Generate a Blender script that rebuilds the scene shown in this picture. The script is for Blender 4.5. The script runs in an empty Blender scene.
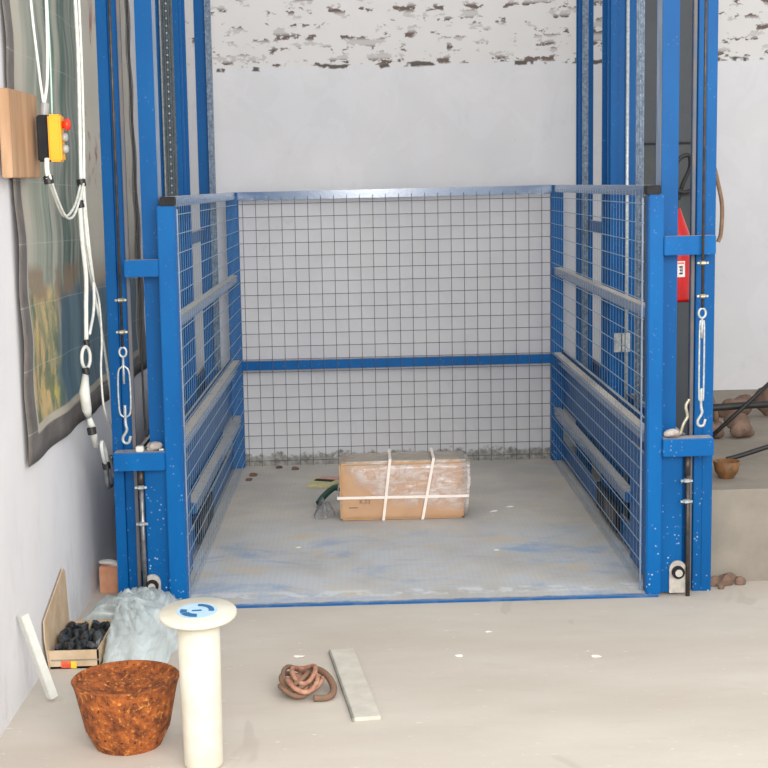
import bpy, bmesh, math, random
from mathutils import Vector, Matrix
PI = math.pi
random.seed(7)
SC = bpy.context.scene
COL = SC.collection
SHEAR = 0.0079          # the lift leans about half a degree
FZ = -0.012             # workshop floor, the deck top is z = 0

# ------------------------------------------------------------------ materials
def srgb(r, g, b):
    f = lambda c: (c/255/12.92) if c/255 <= .04045 else ((c/255+.055)/1.055)**2.4
    return (f(r), f(g), f(b), 1)

class NT:
    def __init__(s, name):
        s.m = bpy.data.materials.new(name); s.m.use_nodes = True
        s.t = s.m.node_tree; s.t.nodes.clear()
        s.out = s.n('ShaderNodeOutputMaterial'); s.b = s.n('ShaderNodeBsdfPrincipled')
        s.l(s.b.outputs[0], s.out.inputs[0])
        s.co = s.n('ShaderNodeTexCoord').outputs['Object']
    def n(s, t, **k):
        x = s.t.nodes.new(t)
        for a, v in k.items(): setattr(x, a, v)
        return x
    def l(s, a, b): s.t.links.new(a, b)
    def mapped(s, scale):
        m = s.n('ShaderNodeMapping'); s.l(s.co, m.inputs[0]); m.inputs['Scale'].default_value = scale; return m.outputs[0]
    def noise(s, scale, detail=4, rough=.6, vec=None, dist=0):
        x = s.n('ShaderNodeTexNoise'); x.inputs['Scale'].default_value = scale
        x.inputs['Detail'].default_value = detail; x.inputs['Roughness'].default_value = rough; x.inputs['Distortion'].default_value = dist
        s.l(vec or s.co, x.inputs['Vector']); return x.outputs[0]
    def vor(s, scale, feature='F1', vec=None, rand=1):
        x = s.n('ShaderNodeTexVoronoi', feature=feature); x.inputs['Scale'].default_value = scale
        x.inputs['Randomness'].default_value = rand
        s.l(vec or s.co, x.inputs['Vector']); return x.outputs['Distance']
    def ramp(s, src, a, b, inv=False):
        x = s.n('ShaderNodeMapRange'); x.clamp = True
        s.l(src, x.inputs[0]); x.inputs[1].default_value = a; x.inputs[2].default_value = b
        x.inputs[3].default_value = 1 if inv else 0; x.inputs[4].default_value = 0 if inv else 1
        return x.outputs[0]
    def math(s, op, a, b=None):
        x = s.n('ShaderNodeMath', operation=op)
        for i, v in enumerate((a, b)):
            if v is None: continue
            if isinstance(v, (int, float)): x.inputs[i].default_value = v
            else: s.l(v, x.inputs[i])
        return x.outputs[0]
    def mix(s, fac, a, b):
        x = s.n('ShaderNodeMix', data_type='RGBA')
        if isinstance(fac, (int, float)): x.inputs[0].default_value = fac
        else: s.l(fac, x.inputs[0])
        for i, v in ((6, a), (7, b)):
            if isinstance(v, tuple): x.inputs[i].default_value = v
            else: s.l(v, x.inputs[i])
        return x.outputs[2]
    def sep(s):
        x = s.n('ShaderNodeSeparateXYZ'); s.l(s.co, x.inputs[0]); return x.outputs
    def up(s):
        g = s.n('ShaderNodeNewGeometry'); x = s.n('ShaderNodeSeparateXYZ'); s.l(g.outputs['Normal'], x.inputs[0]); return x.outputs[2]
    def bump(s, h, st=.3, d=.004):
        x = s.n('ShaderNodeBump'); x.inputs['Strength'].default_value = st; x.inputs['Distance'].default_value = d
        s.l(h, x.inputs['Height']); s.l(x.outputs[0], s.b.inputs['Normal'])
    def fin(s, col, rough=.6, metal=0, spec=.5):
        if isinstance(col, tuple): s.b.inputs['Base Color'].default_value = col
        else: s.l(col, s.b.inputs['Base Color'])
        if isinstance(rough, (int, float)): s.b.inputs['Roughness'].default_value = rough
        else: s.l(rough, s.b.inputs['Roughness'])
        s.b.inputs['Metallic'].default_value = metal; s.b.inputs['Specular IOR Level'].default_value = spec
        return s.m

def simple(name, c1, c2=None, scale=20, rough=.6, metal=0, bump=0, spec=.5, stretch=None):
    t = NT(name); c2 = c2 or c1
    v = t.mapped(stretch) if stretch else None
    n = t.noise(scale, 4, .6, v)
    if bump: t.bump(n, bump)
    return t.fin(t.mix(t.ramp(n, .35, .65), c1, c2), rough, metal, spec)

def blue_paint(name, base, dark, dust=.8, rough=.42):
    t = NT(name)
    n = t.noise(6, 5, .6, t.mapped((1, 1, .35)))
    col = t.mix(t.ramp(n, .3, .75), base, dark)
    # white plaster splashes and scratches, thicker low down
    z = t.sep()[2]
    low = t.ramp(z, .75, 0)
    sp = t.vor(55)
    gate = t.ramp(t.noise(14, 3), .50, .62)
    thr = t.math('MULTIPLY', t.math('MULTIPLY', t.ramp(sp, .26, .12, False), 1), gate)
    t_ = t.n('ShaderNodeMapRange'); t.l(sp, t_.inputs[0]); t_.inputs[1].default_value = .16; t_.inputs[2].default_value = .24
    t_.inputs[3].default_value = 1; t_.inputs[4].default_value = 0
    spots = t.math('MULTIPLY', t.math('MULTIPLY', t_.outputs[0], gate), t.math('ADD', t.math('MULTIPLY', low, .75), .12))
    col = t.mix(spots, col, srgb(175, 195, 215))
    upd = t.math('MULTIPLY', t.ramp(t.up(), .6, .95), t.ramp(t.noise(18, 4), .1, .45))
    col = t.mix(t.math('MULTIPLY', upd, dust), col, srgb(196, 188, 176))
    r = t.mix(upd, (rough,)*3+(1,), (.85,)*3+(1,))
    t.bump(t.noise(60, 3), .08, .002)
    return t.fin(col, r, 0, .8 if rough < .3 else .16)

M = {}
M['blue'] = blue_paint('blue_enamel', srgb(0, 88, 150), srgb(0, 77, 136))
M['blue_cage'] = blue_paint('blue_cage_enamel', srgb(0, 98, 164), srgb(0, 84, 148))
M['blue_rail'] = blue_paint('blue_rail_enamel', srgb(16, 76, 130), srgb(60, 100, 138), 1.0, .2)
M['steel'] = simple('worn_steel', srgb(150, 152, 155), srgb(110, 108, 106), 30, .35, .7)
M['wire'] = simple('backlit_rear_wire', srgb(104, 106, 112), srgb(84, 86, 92), 40, .5, .2)  # rear mesh wire, its backlit darkness put into the colour
M['wire_lit'] = simple('lit_side_wire', srgb(158, 180, 198), srgb(132, 156, 178), 40, .5, .1)  # the same wire for the side meshes, painted paler as if lit
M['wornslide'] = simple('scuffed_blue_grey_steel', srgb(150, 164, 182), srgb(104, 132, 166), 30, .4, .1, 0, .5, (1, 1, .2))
M['bearing'] = simple('dusty_bearing_steel', srgb(196, 190, 180), srgb(170, 164, 156), 30, .5, .1)
M['grimy'] = simple('grimy_blue_grey_steel', srgb(84, 92, 104), srgb(110, 100, 96), 30, .5, .1, 0, .5, (1, 1, .3))
M['pin'] = simple('polished_pin_steel', srgb(160, 170, 180), srgb(110, 122, 134), 60, .3, .3)
M['chain_dark'] = simple('greasy_chain_plates', srgb(44, 54, 60), srgb(66, 74, 78), 60, .4, .3)
M['chain_light'] = simple('worn_chain_plates', srgb(120, 134, 150), srgb(70, 88, 110), 60, .35, .3)
M['darksteel'] = simple('greasy_dark_steel', srgb(62, 58, 56), srgb(92, 78, 66), 25, .45, .5)
M['brass'] = simple('yellowed_zinc', srgb(205, 200, 180), srgb(160, 152, 128), 60, .35, .6)
M['zinc'] = simple('bright_zinc', srgb(200, 205, 206), srgb(160, 166, 168), 60, .35, .35)
M['black'] = simple('black_plastic', srgb(22, 22, 26), srgb(34, 34, 38), 20, .6, 0, 0, .25)
M['hose'] = simple('black_rubber', srgb(22, 22, 24), srgb(40, 38, 36), 20, .55)
M['slate'] = simple('slate_grey_enamel', srgb(40, 47, 54), srgb(48, 54, 60), 8, .5)
M['graphite'] = simple('dusty_graphite_enamel', srgb(50, 57, 60), srgb(66, 70, 70), 6, .6)
M['red'] = simple('red_enamel', srgb(205, 20, 20), srgb(180, 14, 14), 12, .3)
M['yellow'] = simple('yellow_plastic', srgb(250, 176, 30), srgb(244, 168, 24), 12, .4)
M['redplastic'] = simple('red_button_plastic', srgb(230, 62, 30), srgb(220, 50, 26), 12, .35)
M['greyplastic'] = simple('grey_button_plastic', srgb(176, 178, 176), srgb(150, 150, 148), 12, .4)
M['white'] = simple('white_cord', srgb(238, 238, 232), srgb(214, 214, 204), 40, .6)
M['whiteclip'] = simple('white_plastic', srgb(220, 220, 214), srgb(208, 208, 200), 20, .5)
M['mint'] = simple('pale_green_cable', srgb(186, 214, 200), srgb(170, 200, 188), 20, .5)
M['tape'] = simple('black_tape', srgb(28, 26, 28), srgb(40, 38, 40), 20, .5)
M['wood'] = simple('raw_wood', srgb(196, 160, 128), srgb(168, 132, 100), 14, .75, 0, .2, .3, (1, 1, .12))
M['cardboard'] = simple('brown_cardboard', srgb(206, 164, 122), srgb(196, 150, 106), 9, .8, 0, .08, .3)
M['cardboard2'] = simple('dusty_cardboard', srgb(208, 186, 158), srgb(186, 160, 130), 9, .85, 0, .1, .3)
M['strap'] = simple('white_strapping', srgb(250, 240, 230), srgb(240, 226, 214), 30, .4)
M['pvc'] = simple('cream_plastic', srgb(216, 212, 197), srgb(206, 200, 181), 10, .45)
M['lblue'] = simple('pale_blue_sticker', srgb(178, 208, 226), srgb(170, 200, 220), 20, .45)
M['dblue'] = simple('dark_blue_ink', srgb(40, 104, 150), srgb(34, 92, 138), 20, .45)
M['ink'] = simple('dark_brown_ink', srgb(110, 72, 44), srgb(96, 60, 36), 20, .8)
M['blackink'] = simple('black_ink', srgb(30, 20, 24), srgb(40, 28, 30), 20, .7)
M['label'] = simple('white_label', srgb(240, 232, 230), srgb(228, 216, 214), 20, .5)
M['redlabel'] = simple('faded_red_label', srgb(214, 70, 60), srgb(226, 120, 60), 50, .5)
M['yellowlabel'] = simple('yellow_label', srgb(240, 205, 60), srgb(230, 190, 50), 50, .5)
M['scrap'] = simple('black_scrap', srgb(36, 38, 40), srgb(86, 90, 94), 25, .3, .3)
M['rag'] = simple('dusty_rag', srgb(200, 190, 184), srgb(150, 138, 132), 30, .9, 0, .5)
M['brick'] = simple('pink_brick', srgb(206, 150, 118), srgb(190, 132, 100), 20, .85, 0, .2)
M['plaster'] = simple('plaster_lump', srgb(232, 230, 226), srgb(206, 200, 192), 30, .9, 0, .3)
M['rope'] = simple('red_brown_rope', srgb(136, 98, 78), srgb(112, 96, 76), 40, .8, 0, .3)
M['rope2'] = simple('pink_brown_rope', srgb(184, 142, 116), srgb(150, 96, 80), 40, .8, 0, .3)
M['board'] = simple('cement_dusted_board', srgb(206, 200, 188), srgb(190, 186, 174), 14, .85, 0, .15)
M['boardedge'] = simple('cement_dusted_board_edge', srgb(150, 148, 140), srgb(130, 128, 120), 14, .85)
M['greenstrap'] = simple('dark_green_strap', srgb(30, 66, 54), srgb(40, 80, 64), 20, .5)
M['paper'] = simple('cream_paper', srgb(208, 204, 160), srgb(190, 180, 130), 60, .8)
M['pinkpaper'] = simple('pink_paper', srgb(214, 168, 152), srgb(196, 148, 132), 60, .8)
M['rubble'] = simple('brown_rubble', srgb(130, 104, 88), srgb(92, 76, 66), 30, .9, 0, .4)
M['sack'] = simple('brown_sack', srgb(140, 114, 98), srgb(92, 72, 62), 9, .9, 0, .4)
M['rustpipe'] = simple('rusty_brown_cable', srgb(140, 110, 84), srgb(110, 82, 62), 20, .7)
M['ochre'] = simple('ochre_bowl', srgb(140, 90, 50), srgb(90, 70, 40), 30, .6)
M['pebble'] = simple('pale_chip', srgb(238, 234, 226), srgb(222, 216, 206), 30, .8)

# rust
t = NT('rust'); n1 = t.noise(22, 6, .7); n2 = t.noise(60, 4, .7)
c = t.mix(t.ramp(n1, .35, .62), srgb(92, 44, 20), srgb(170, 92, 36)); c = t.mix(t.ramp(n2, .55, .7), c, srgb(226, 150, 72)); c = t.mix(t.ramp(n2, .42, .34), c, srgb(60, 28, 14))
t.bump(n2, .6, .01); M['rust'] = t.fin(c, .85)

# workshop floor
t = NT('concrete_floor'); v = t.mapped((.6, 1.6, 1))
c = t.mix(t.ramp(t.noise(1.6, 5, .55, v), .35, .68), srgb(190, 181, 169), srgb(201, 194, 183))
c = t.mix(t.math('MULTIPLY', t.ramp(t.noise(9, 6, .7, v), .55, .75), .5), c, srgb(186, 176, 163))
c = t.mix(t.math('MULTIPLY', t.ramp(t.noise(30, 4, .7, v), .66, .74), .7), c, srgb(236, 232, 226))
c = t.mix(t.math('MULTIPLY', t.ramp(t.noise(4, 2, .5, t.mapped((1, .35, 1)), 1.2), .68, .72), .35), c, srgb(170, 162, 150))
t.bump(t.noise(14, 6, .65), .25, .006); M['floor'] = t.fin(c, .8, 0, .3)

# dusty chequer plate of the lift deck
t = NT('dusty_blue_deck_plate'); s = t.sep()
c = t.mix(t.ramp(t.noise(2.2, 5, .6), .4, .62), srgb(186, 182, 175), srgb(204, 197, 186))
front = t.ramp(s[1], 1.7, .9)                                       # wear is on the part people walk over
bl = t.math('MULTIPLY', t.ramp(t.noise(2.6, 5, .62, None, .6), .36, .60), front)
c = t.mix(t.math('MULTIPLY', bl, .75), c, srgb(196, 203, 210))
bl2 = t.math('MULTIPLY', t.ramp(t.noise(3.2, 6, .72, t.mapped((.7, 1.2, 1)), .8), .52, .68), front)
c = t.mix(t.math('MULTIPLY', bl2, .7), c, srgb(122, 158, 198))
dot = t.ramp(t.vor(42, rand=0), .36, .2)
c = t.mix(t.math('MULTIPLY', t.math('MULTIPLY', dot, front), .14), c, srgb(140, 164, 196))
tan = t.math('MULTIPLY', t.ramp(t.noise(3.1, 3), .56, .66), .5); c = t.mix(tan, c, srgb(206, 188, 156))
band = t.math('MULTIPLY', t.ramp(t.math('ABSOLUTE', t.math('SUBTRACT', s[1], .14)), .06, .03), t.ramp(t.noise(9, 3), .48, .56))
c = t.mix(t.math('MULTIPLY', band, .6), c, srgb(222, 224, 226))
edge = t.ramp(t.math('ADD', s[1], t.math('MULTIPLY', t.noise(12, 3), .05)), .055, .03)
c = t.mix(t.math('MULTIPLY', edge, .85), c, srgb(34, 92, 146))
side = t.ramp(s[2], -.0005, -.003); c = t.mix(t.math('MULTIPLY', side, t.ramp(t.noise(7, 4), .30, .5)), c, srgb(20, 84, 140))
t.bump(t.math('ADD', t.math('MULTIPLY', dot, .5), t.noise(20, 5)), .25, .003)
M['deck'] = t.fin(c, .7, 0, .4)

# back wall: plaster, bare bricks above a ragged line, rough concrete at the foot
t = NT('back_wall_plaster'); s = t.sep()
c = t.mix(t.ramp(t.noise(1.3, 5, .6), .35, .7), srgb(214, 213, 214), srgb(204, 204, 207))
c = t.mix(t.math('MULTIPLY', t.ramp(t.noise(5, 5, .7), .62, .74), .35), c, srgb(180, 180, 184))
c = t.mix(t.math('MULTIPLY', t.ramp(t.noise(2.4, 3, .6, None, 1.5), .50, .53), .12), c, srgb(225, 225, 230))
above = t.ramp(t.math('ADD', s[2], t.math('MULTIPLY', t.noise(7, 3), .03)), 2.40, 2.405)
c = t.mix(t.math('MULTIPLY', above, .45), c, srgb(212, 208, 202))
seam = t.ramp(t.math('ABSOLUTE', t.math('SUBTRACT', t.math('ADD', s[2], t.math('MULTIPLY', t.noise(9, 4), .05)), 2.405)), .017, .009)
gap = t.math('MULTIPLY', seam, t.ramp(t.noise(5.5, 3, .6), .49, .52))
c = t.mix(gap, c, srgb(96, 90, 84))
sp = t.ramp(t.noise(12, 4, .65, t.mapped((.8, 1, 1.4))), .553, .592)
rows = t.ramp(t.math('ABSOLUTE', t.math('SUBTRACT', t.math('FRACT', t.math('MULTIPLY', t.math('SUBTRACT', s[2], 2.405), 13.0)), .5)), .14, .40)
c = t.mix(t.math('MULTIPLY', t.math('MULTIPLY', sp, t.math('ADD', t.math('MULTIPLY', rows, .7), .3)), above), c, srgb(110, 96, 90))
foot = t.ramp(t.math('ADD', s[2], t.math('MULTIPLY', t.noise(11, 4, .7), .16)), .145, .125)
c = t.mix(foot, c, t.mix(t.ramp(t.noise(22, 5, .7), .38, .62), srgb(130, 128, 124), srgb(182, 180, 174)))
t.bump(t.noise(9, 5, .6), .15, .006); M['wall_back'] = t.fin(c, .85, 0, .2)

t = NT('left_wall_plaster'); s = t.sep()
c = t.mix(t.ramp(t.noise(1.4, 5, .6), .35, .7), srgb(230, 229, 230), srgb(219, 218, 221))
v = t.mapped((1, 1, .45))
low = t.ramp(s[2], .75, .15)
c = t.mix(t.math('MULTIPLY', t.math('MULTIPLY', t.ramp(t.noise(5, 6, .7, v), .5, .72), .5), low), c, srgb(176, 174, 178))
t.bump(t.noise(6, 5, .6), .2, .01); M['wall_left'] = t.fin(c, .85, 0, .2)

# printed backdrop on the left wall: dark border, thin line, misty trees over a meadow
t = NT('backdrop_print'); s = t.sep()   # object origin at its lower front corner: y along the wall, z up
y, z = s[1], s[2]
v = t.mapped((1, 5, .35))
n = t.noise(1.6, 5, .65, v, .6)
trees = t.mix(t.ramp(n, .38, .6), srgb(78, 108, 96), srgb(172, 172, 158))
trees = t.mix(t.ramp(t.noise(2.4, 4, .6, v), .55, .68), trees, srgb(70, 92, 88))
trees = t.mix(t.math('MULTIPLY', t.ramp(y, .55, .2), .75), trees, srgb(192, 186, 170))
n = t.noise(3, 5, .7, t.mapped((1, 1.6, 1)), .8)
mead = t.mix(t.ramp(n, .42, .6), srgb(112, 126, 100), srgb(200, 172, 120))
mead = t.mix(t.ramp(t.noise(7, 4), .58, .68), mead, srgb(190, 176, 90))
mead = t.mix(t.math('MULTIPLY', t.ramp(t.noise(8, 5, .7, t.mapped((1, 1, .7))), .50, .60), .8), mead, srgb(88, 106, 84))
lake = t.mix(t.ramp(t.noise(3, 3, .6, v), .4, .6), srgb(96, 124, 136), srgb(70, 98, 112))
low = t.mix(t.ramp(t.math('ADD', y, t.math('MULTIPLY', t.noise(2, 3), .4)), .78, .9), mead, lake)
zz = t.math('ADD', z, t.math('MULTIPLY', t.noise(2.5, 3), .12))
pic = t.mix(t.ramp(zz, .60, .66), low, trees)
bank = t.math('MULTIPLY', t.ramp(t.math('ABSOLUTE', t.math('SUBTRACT', zz, .66)), .08, .04), t.ramp(t.noise(5, 3), .4, .5))
pic = t.mix(t.math('MULTIPLY', bank, .8), pic, srgb(140, 118, 92))
y1 = t.ramp(y, 1.32, 1.34)                                          # pale margin at the far side
mar = t.mix(t.ramp(t.noise(5, 4, .7, t.mapped((1, 1, .5))), .58, .64), srgb(206, 200, 184), srgb(160, 96, 88))
mar2 = t.mix(t.math('MULTIPLY', t.ramp(t.math('ABSOLUTE', t.math('SUBTRACT', z, 1.35)), .45, .3), 1), srgb(206, 200, 184), mar)
pic = t.mix(t.math('MULTIPLY', y1, t.ramp(z, .5, .7)), pic, mar2)
def step(a, thr, w=.004): return t.ramp(a, thr-w, thr+w)
inl = t.math('MULTIPLY', t.math('MULTIPLY', step(y, .13), step(z, .095)), t.ramp(y, 2.60, 2.59))
inp = t.math('MULTIPLY', t.math('MULTIPLY', step(y, .15), step(z, .125)), t.ramp(y, 2.58, 2.57))
bord = t.mix(t.ramp(t.noise(9, 5, .7), .35, .7), srgb(98, 92, 88), srgb(122, 116, 108))
c = t.mix(inl, bord, srgb(186, 178, 160)); c = t.mix(inp, c, pic)
fold = t.math('FRACT', t.math('MULTIPLY', t.math('ADD', z, t.math('MULTIPLY', y, .02)), 4.6))
c = t.mix(t.math('MULTIPLY', t.ramp(t.math('ABSOLUTE', t.math('SUBTRACT', fold, .5)), .012, .004), .4), c, srgb(190, 190, 180))
M['backdrop'] = t.fin(c, .45, 0, .4)

# clear films
def film(name, tint, lo, hi, rough=.12, a=.42, b=.66, sc=14, stretch=(1, 1, 1), bst=.9, zone=None):
    t = NT(name); v = t.mapped(stretch)
    w = t.noise(sc*.7, 5, .6, v, 1.0); t.bump(w, bst, .02)
    t.fin(tint, rough, 0, .8)
    tr = t.n('ShaderNodeBsdfTransparent'); mx = t.n('ShaderNodeMixShader')
    m = t.ramp(t.noise(sc, 4, .6, v, 1.2), a, b)
    if zone:                                     # doubled film: a loose second layer over part of the carton, and its dusty top
        s = t.sep(); q = t.math('ADD', t.math('ADD', s[0], t.math('MULTIPLY', s[2], 1.1)), t.math('MULTIPLY', t.noise(7, 2), .12))
        z = t.math('MULTIPLY', t.ramp(q, .03, .12), t.ramp(t.math('ADD', s[2], t.math('MULTIPLY', s[0], .10)), .06, .12))
        top = t.ramp(t.up(), .55, .8)
        m = t.math('MAXIMUM', t.math('MULTIPLY', t.math('ADD', t.math('MULTIPLY', m, .75), .25), t.math('ADD', t.math('MULTIPLY', z, .85), .15)), t.math('MULTIPLY', top, .95))
        t.l(t.mix(top, tint, srgb(176, 174, 158)), t.b.inputs['Base Color'])
    f = t.math('ADD', t.math('MULTIPLY', m, hi-lo), lo)
    t.l(f, mx.inputs[0]); t.l(tr.outputs[0], mx.inputs[1]); t.l(t.b.outputs[0], mx.inputs[2]); t.l(mx.outputs[0], t.out.inputs[0])
    return t.m
M['film'] = film('clear_wrap', srgb(226, 212, 204), .05, .78, .15, .33, .60, 11, (1, 1, 1.6), .5, True)
M['sheet'] = film('cloudy_polythene', srgb(216, 228, 228), .45, .8, .35, .35, .65, 6, (2.2, .6, 1), .35)
M['greyfilm'] = film('grey_dusty_bag_film', srgb(150, 152, 154), .3, .65, .3, .4, .66, 14)

# ------------------------------------------------------------------ mesh helper
class MB:
    def __init__(s, lean=False): s.bm = bmesh.new(); s.lean = lean
    def _add(s, vs, faces):
        v = [s.bm.verts.new(p) for p in vs]
        for f in faces:
            try: s.bm.faces.new([v[i] for i in f])
            except ValueError: pass
        return v
    def box(s, x0, x1, y0, y1, z0, z1, m=None):
        P = [(x0, y0, z0), (x1, y0, z0), (x1, y1, z0), (x0, y1, z0), (x0, y0, z1), (x1, y0, z1), (x1, y1, z1), (x0, y1, z1)]
        if m: P = [m @ Vector(p) for p in P]
        s._add(P, [(3, 2, 1, 0), (4, 5, 6, 7), (0, 1, 5, 4), (1, 2, 6, 5), (2, 3, 7, 6), (3, 0, 4, 7)]); return s
    def boxm(s, x0, x1, *a):           # x given in any order
        return s.box(min(x0, x1), max(x0, x1), *a)
    def tube(s, pts, r, seg=8, closed=False, taper=None):
        pts = [Vector(p) for p in pts]; n = len(pts); rings = []
        up = None
        for i, p in enumerate(pts):
            if closed: d = pts[(i+1) % n]-pts[i-1]
            else: d = pts[min(i+1, n-1)]-pts[max(i-1, 0)]
            d.normalize()
            if up is None: up = Vector((0, 0, 1)) if abs(d.z) < .9 else Vector((0, 1, 0))
            a = d.cross(up)
            if a.length < 1e-4: a = d.orthogonal()
            a.normalize(); b = a.cross(d); up = b
            rr = r*(taper[i] if taper else 1)
            rings.append([s.bm.verts.new(p+a*math.cos(2*PI*k/seg)*rr+b*math.sin(2*PI*k/seg)*rr) for k in range(seg)])
        for i in range(n if closed else n-1):
            A, B = rings[i], rings[(i+1) % n]
            for k in range(seg): s.bm.faces.new((A[k], A[(k+1) % seg], B[(k+1) % seg], B[k]))
        if not closed: s.bm.faces.new(rings[0][::-1]); s.bm.faces.new(rings[-1])
        return s
    def lathe(s, prof, c, seg=32, m=None, cap=True):
        rings = []
        for r, z in prof:
            ring = []
            for k in range(seg):
                p = Vector((r*math.cos(2*PI*k/seg), r*math.sin(2*PI*k/seg), z))
                if m: p = m @ p
                ring.append(s.bm.verts.new(p+Vector(c)))
            rings.append(ring)
        for A, B in zip(rings, rings[1:]):
            for k in range(seg): s.bm.faces.new((A[k], A[(k+1) % seg], B[(k+1) % seg], B[k]))
        if cap: s.bm.faces.new(rings[0][::-1]); s.bm.faces.new(rings[-1])
        return s
    def cyl(s, a, b, r, seg=16): return s.tube([a, b], r, seg)
    def prism(s, poly, d, m):           # poly in local xy, thickness d in z
        n = len(poly)
        P = [m @ Vector((x, y, 0)) for x, y in poly]+[m @ Vector((x, y, d)) for x, y in poly]
        s._add(P, [tuple(range(n))[::-1], tuple(range(n, 2*n))]+[(i, (i+1) % n, n+(i+1) % n, n+i) for i in range(n)]); return s
    def blob(s, c, size, seed=0, amp=.25, sub=3):
        r = bmesh.ops.create_icosphere(s.bm, subdivisions=sub, radius=1)
        rnd = random.Random(seed); ph = [[rnd.uniform(-3, 3) for _ in range(3)]+[rnd.uniform(0, 6)] for _ in range(9)]
        for v in r['verts']:
            p = v.co.copy(); k = 1+amp*sum(math.sin(p.x*q[0]+p.y*q[1]+p.z*q[2]+q[3]) for q in ph)/3
            v.co = Vector((c[0]+p.x*k*size[0], c[1]+p.y*k*size[1], c[2]+p.z*k*size[2]))
        return s
    def build(s, name, mat, parent=None, bevel=0, smooth=False):
        loc = Vector(parent['_w']) if parent is not None and '_w' in parent else Vector((0, 0, 0))
        bmesh.ops.recalc_face_normals(s.bm, faces=s.bm.faces[:])
        if bevel:
            ed = [e for e in s.bm.edges if len(e.link_faces) == 2 and e.calc_face_angle(0) > .6]
            try: bmesh.ops.bevel(s.bm, geom=ed, offset=bevel, segments=2, affect='EDGES', clamp_overlap=True)
            except Exception: pass
        for v in s.bm.verts:
            if s.lean: v.co.x += SHEAR*v.co.z
        org = Vector((0, 0, 0))
        if parent is None or '_w' not in (parent.keys() if parent else ()):
            pass
        for v in s.bm.verts: v.co -= loc
        me = bpy.data.meshes.new(name); s.bm.to_mesh(me); s.bm.free()
        if smooth:
            for p in me.polygons: p.use_smooth = True
        o = bpy.data.objects.new(name, me); COL.objects.link(o)
        me.materials.append(M[mat] if isinstance(mat, str) else mat)
        if parent is not None:
            o.parent = parent; o['_w'] = tuple(parent['_w'])
        else: o['_w'] = (0, 0, 0)
        return o
def thing(name, loc, label, cat, group=None):
    o = bpy.data.objects.new(name, None); COL.objects.link(o); o.location = loc; o.empty_display_size = .05
    o['label'] = label; o['category'] = cat; o['_w'] = tuple(loc)
    if group: o['group'] = group
    return o
def tag(o, label, cat, group=None):
    o['label'] = label; o['category'] = cat
    if group: o['group'] = group
    # put the origin at the base centre of a single-mesh thing
    me = o.data; xs = [v.co for v in me.vertices]
    c = Vector(((min(v.x for v in xs)+max(v.x for v in xs))/2, (min(v.y for v in xs)+max(v.y for v in xs))/2, min(v.z for v in xs)))
    for v in me.vertices: v.co -= c
    o.location = c
    return o
def struct(name, mb, mat):
    o = mb.build(name, mat); o['kind'] = 'structure'; return o
def spline(pts, n=8):
    P = [Vector(p) for p in pts]; P = [P[0]*2-P[1]]+P+[P[-1]*2-P[-2]]; out = []
    for i in range(1, len(P)-2):
        for k in range(n):
            t = k/n
            out.append(.5*((2*P[i])+(P[i+1]-P[i-1])*t+(2*P[i-1]-5*P[i]+4*P[i+1]-P[i+2])*t*t+(3*P[i]-P[i-1]-3*P[i+1]+P[i+2])*t**3))
    out.append(P[-2]); return out

# ------------------------------------------------------------------ setting
L = 3.07
struct('floor', MB().box(-1.36, 3.6, -7.5, 3.14, FZ-.1, FZ), 'floor')
struct('wall_back', MB().box(-1.46, 3.6, 3.14, 3.3, FZ, 3.6), 'wall_back')
struct('wall_left', MB().box(-1.46, -1.36, -7.5, 3.14, FZ, 3.6), 'wall_left')
mb = MB(); mb.box(1.228, 3.0, .205, 3.14, FZ, .385)
struct('trim_1', mb, simple('bare_concrete_ledge', srgb(150, 141, 129), srgb(136, 129, 118), 6, .85, 0, .2))

# ------------------------------------------------------------------ the lift cage (carriage)
cage = thing('lift_cage', (0, 0, 0), 'blue steel goods lift cage with wire mesh sides and dusty deck', 'lift')
MB(True).box(-.99, .99, 0, L, -.03, 0).build('deck', 'deck', cage)
H = 1.657
for sx in (-1, 1):
    for y0 in (0, L-.07):
        MB(True).boxm(sx*(.93 if sx < 0 or y0 else .940), sx*1.0, y0, y0+.07, 0, H-(.036 if y0 == 0 else 0)).build('post', 'blue_cage', cage, .004)
    MB(True).boxm(sx*.93, sx*.985, -.004, .066, H-.036, H).build('end_cap', 'black', cage, .003)
    MB(True).boxm(sx*.94, sx*.985, .066, L-.07, H-.042, H).build('top_rail', 'blue_rail', cage, .003)
    MB(True).boxm(sx*.94, sx*.985, .07, L-.07, 1.125, 1.17).build('middle_rail', 'blue_rail', cage, .003)
    MB(True).boxm(sx*.94, sx*.985, .07, L-.07, .615, .66).build('lower_rail', 'blue_rail', cage, .003)
MB(True).box(-.93, .93, L-.07, L-.025, H-.05, H).build('top_rail', 'blue_rail', cage, .003)
MB(True).box(-.93, .93, L-.07, L-.025, .595, .65).build('middle_rail', 'blue_cage', cage, .003)
# wire mesh panels (side, side, rear)
G = .077; WR = .0021
def wires(axis):
    mb = MB(True); WR = .0019 if axis == 'rear' else .0016
    if axis == 'rear':
        y = L-.078; x = -.90
        while x < .92: mb.tube([(x, y, .01), (x, y, H-.03)], WR, 5); x += G
        z = .045
        while z < H-.03: mb.tube([(-.93, y-2*WR, z), (.93, y-2*WR, z)], WR, 5); z += G
    else:
        x0 = axis*.932; y = .10
        while y < L-.08: mb.tube([(x0, y, .005), (x0, y, H-.02)], .0006, 4); y += G
        z = .045
        while z < H-.03: mb.tube([(x0-axis*2*WR, .05, z), (x0-axis*2*WR, L-.06, z)], .0021, 5); z += G
    return mb
for a in (-1, 1, 'rear'): wires(a).build('wire_mesh', 'wire' if a == 'rear' else 'wire_lit', cage)
for sx in (-1, 1): MB(True).boxm(sx*.925, sx*.931, .066, .075, 0, H-.05).build('mesh_edge_bar', 'wornslide', cage)
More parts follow.
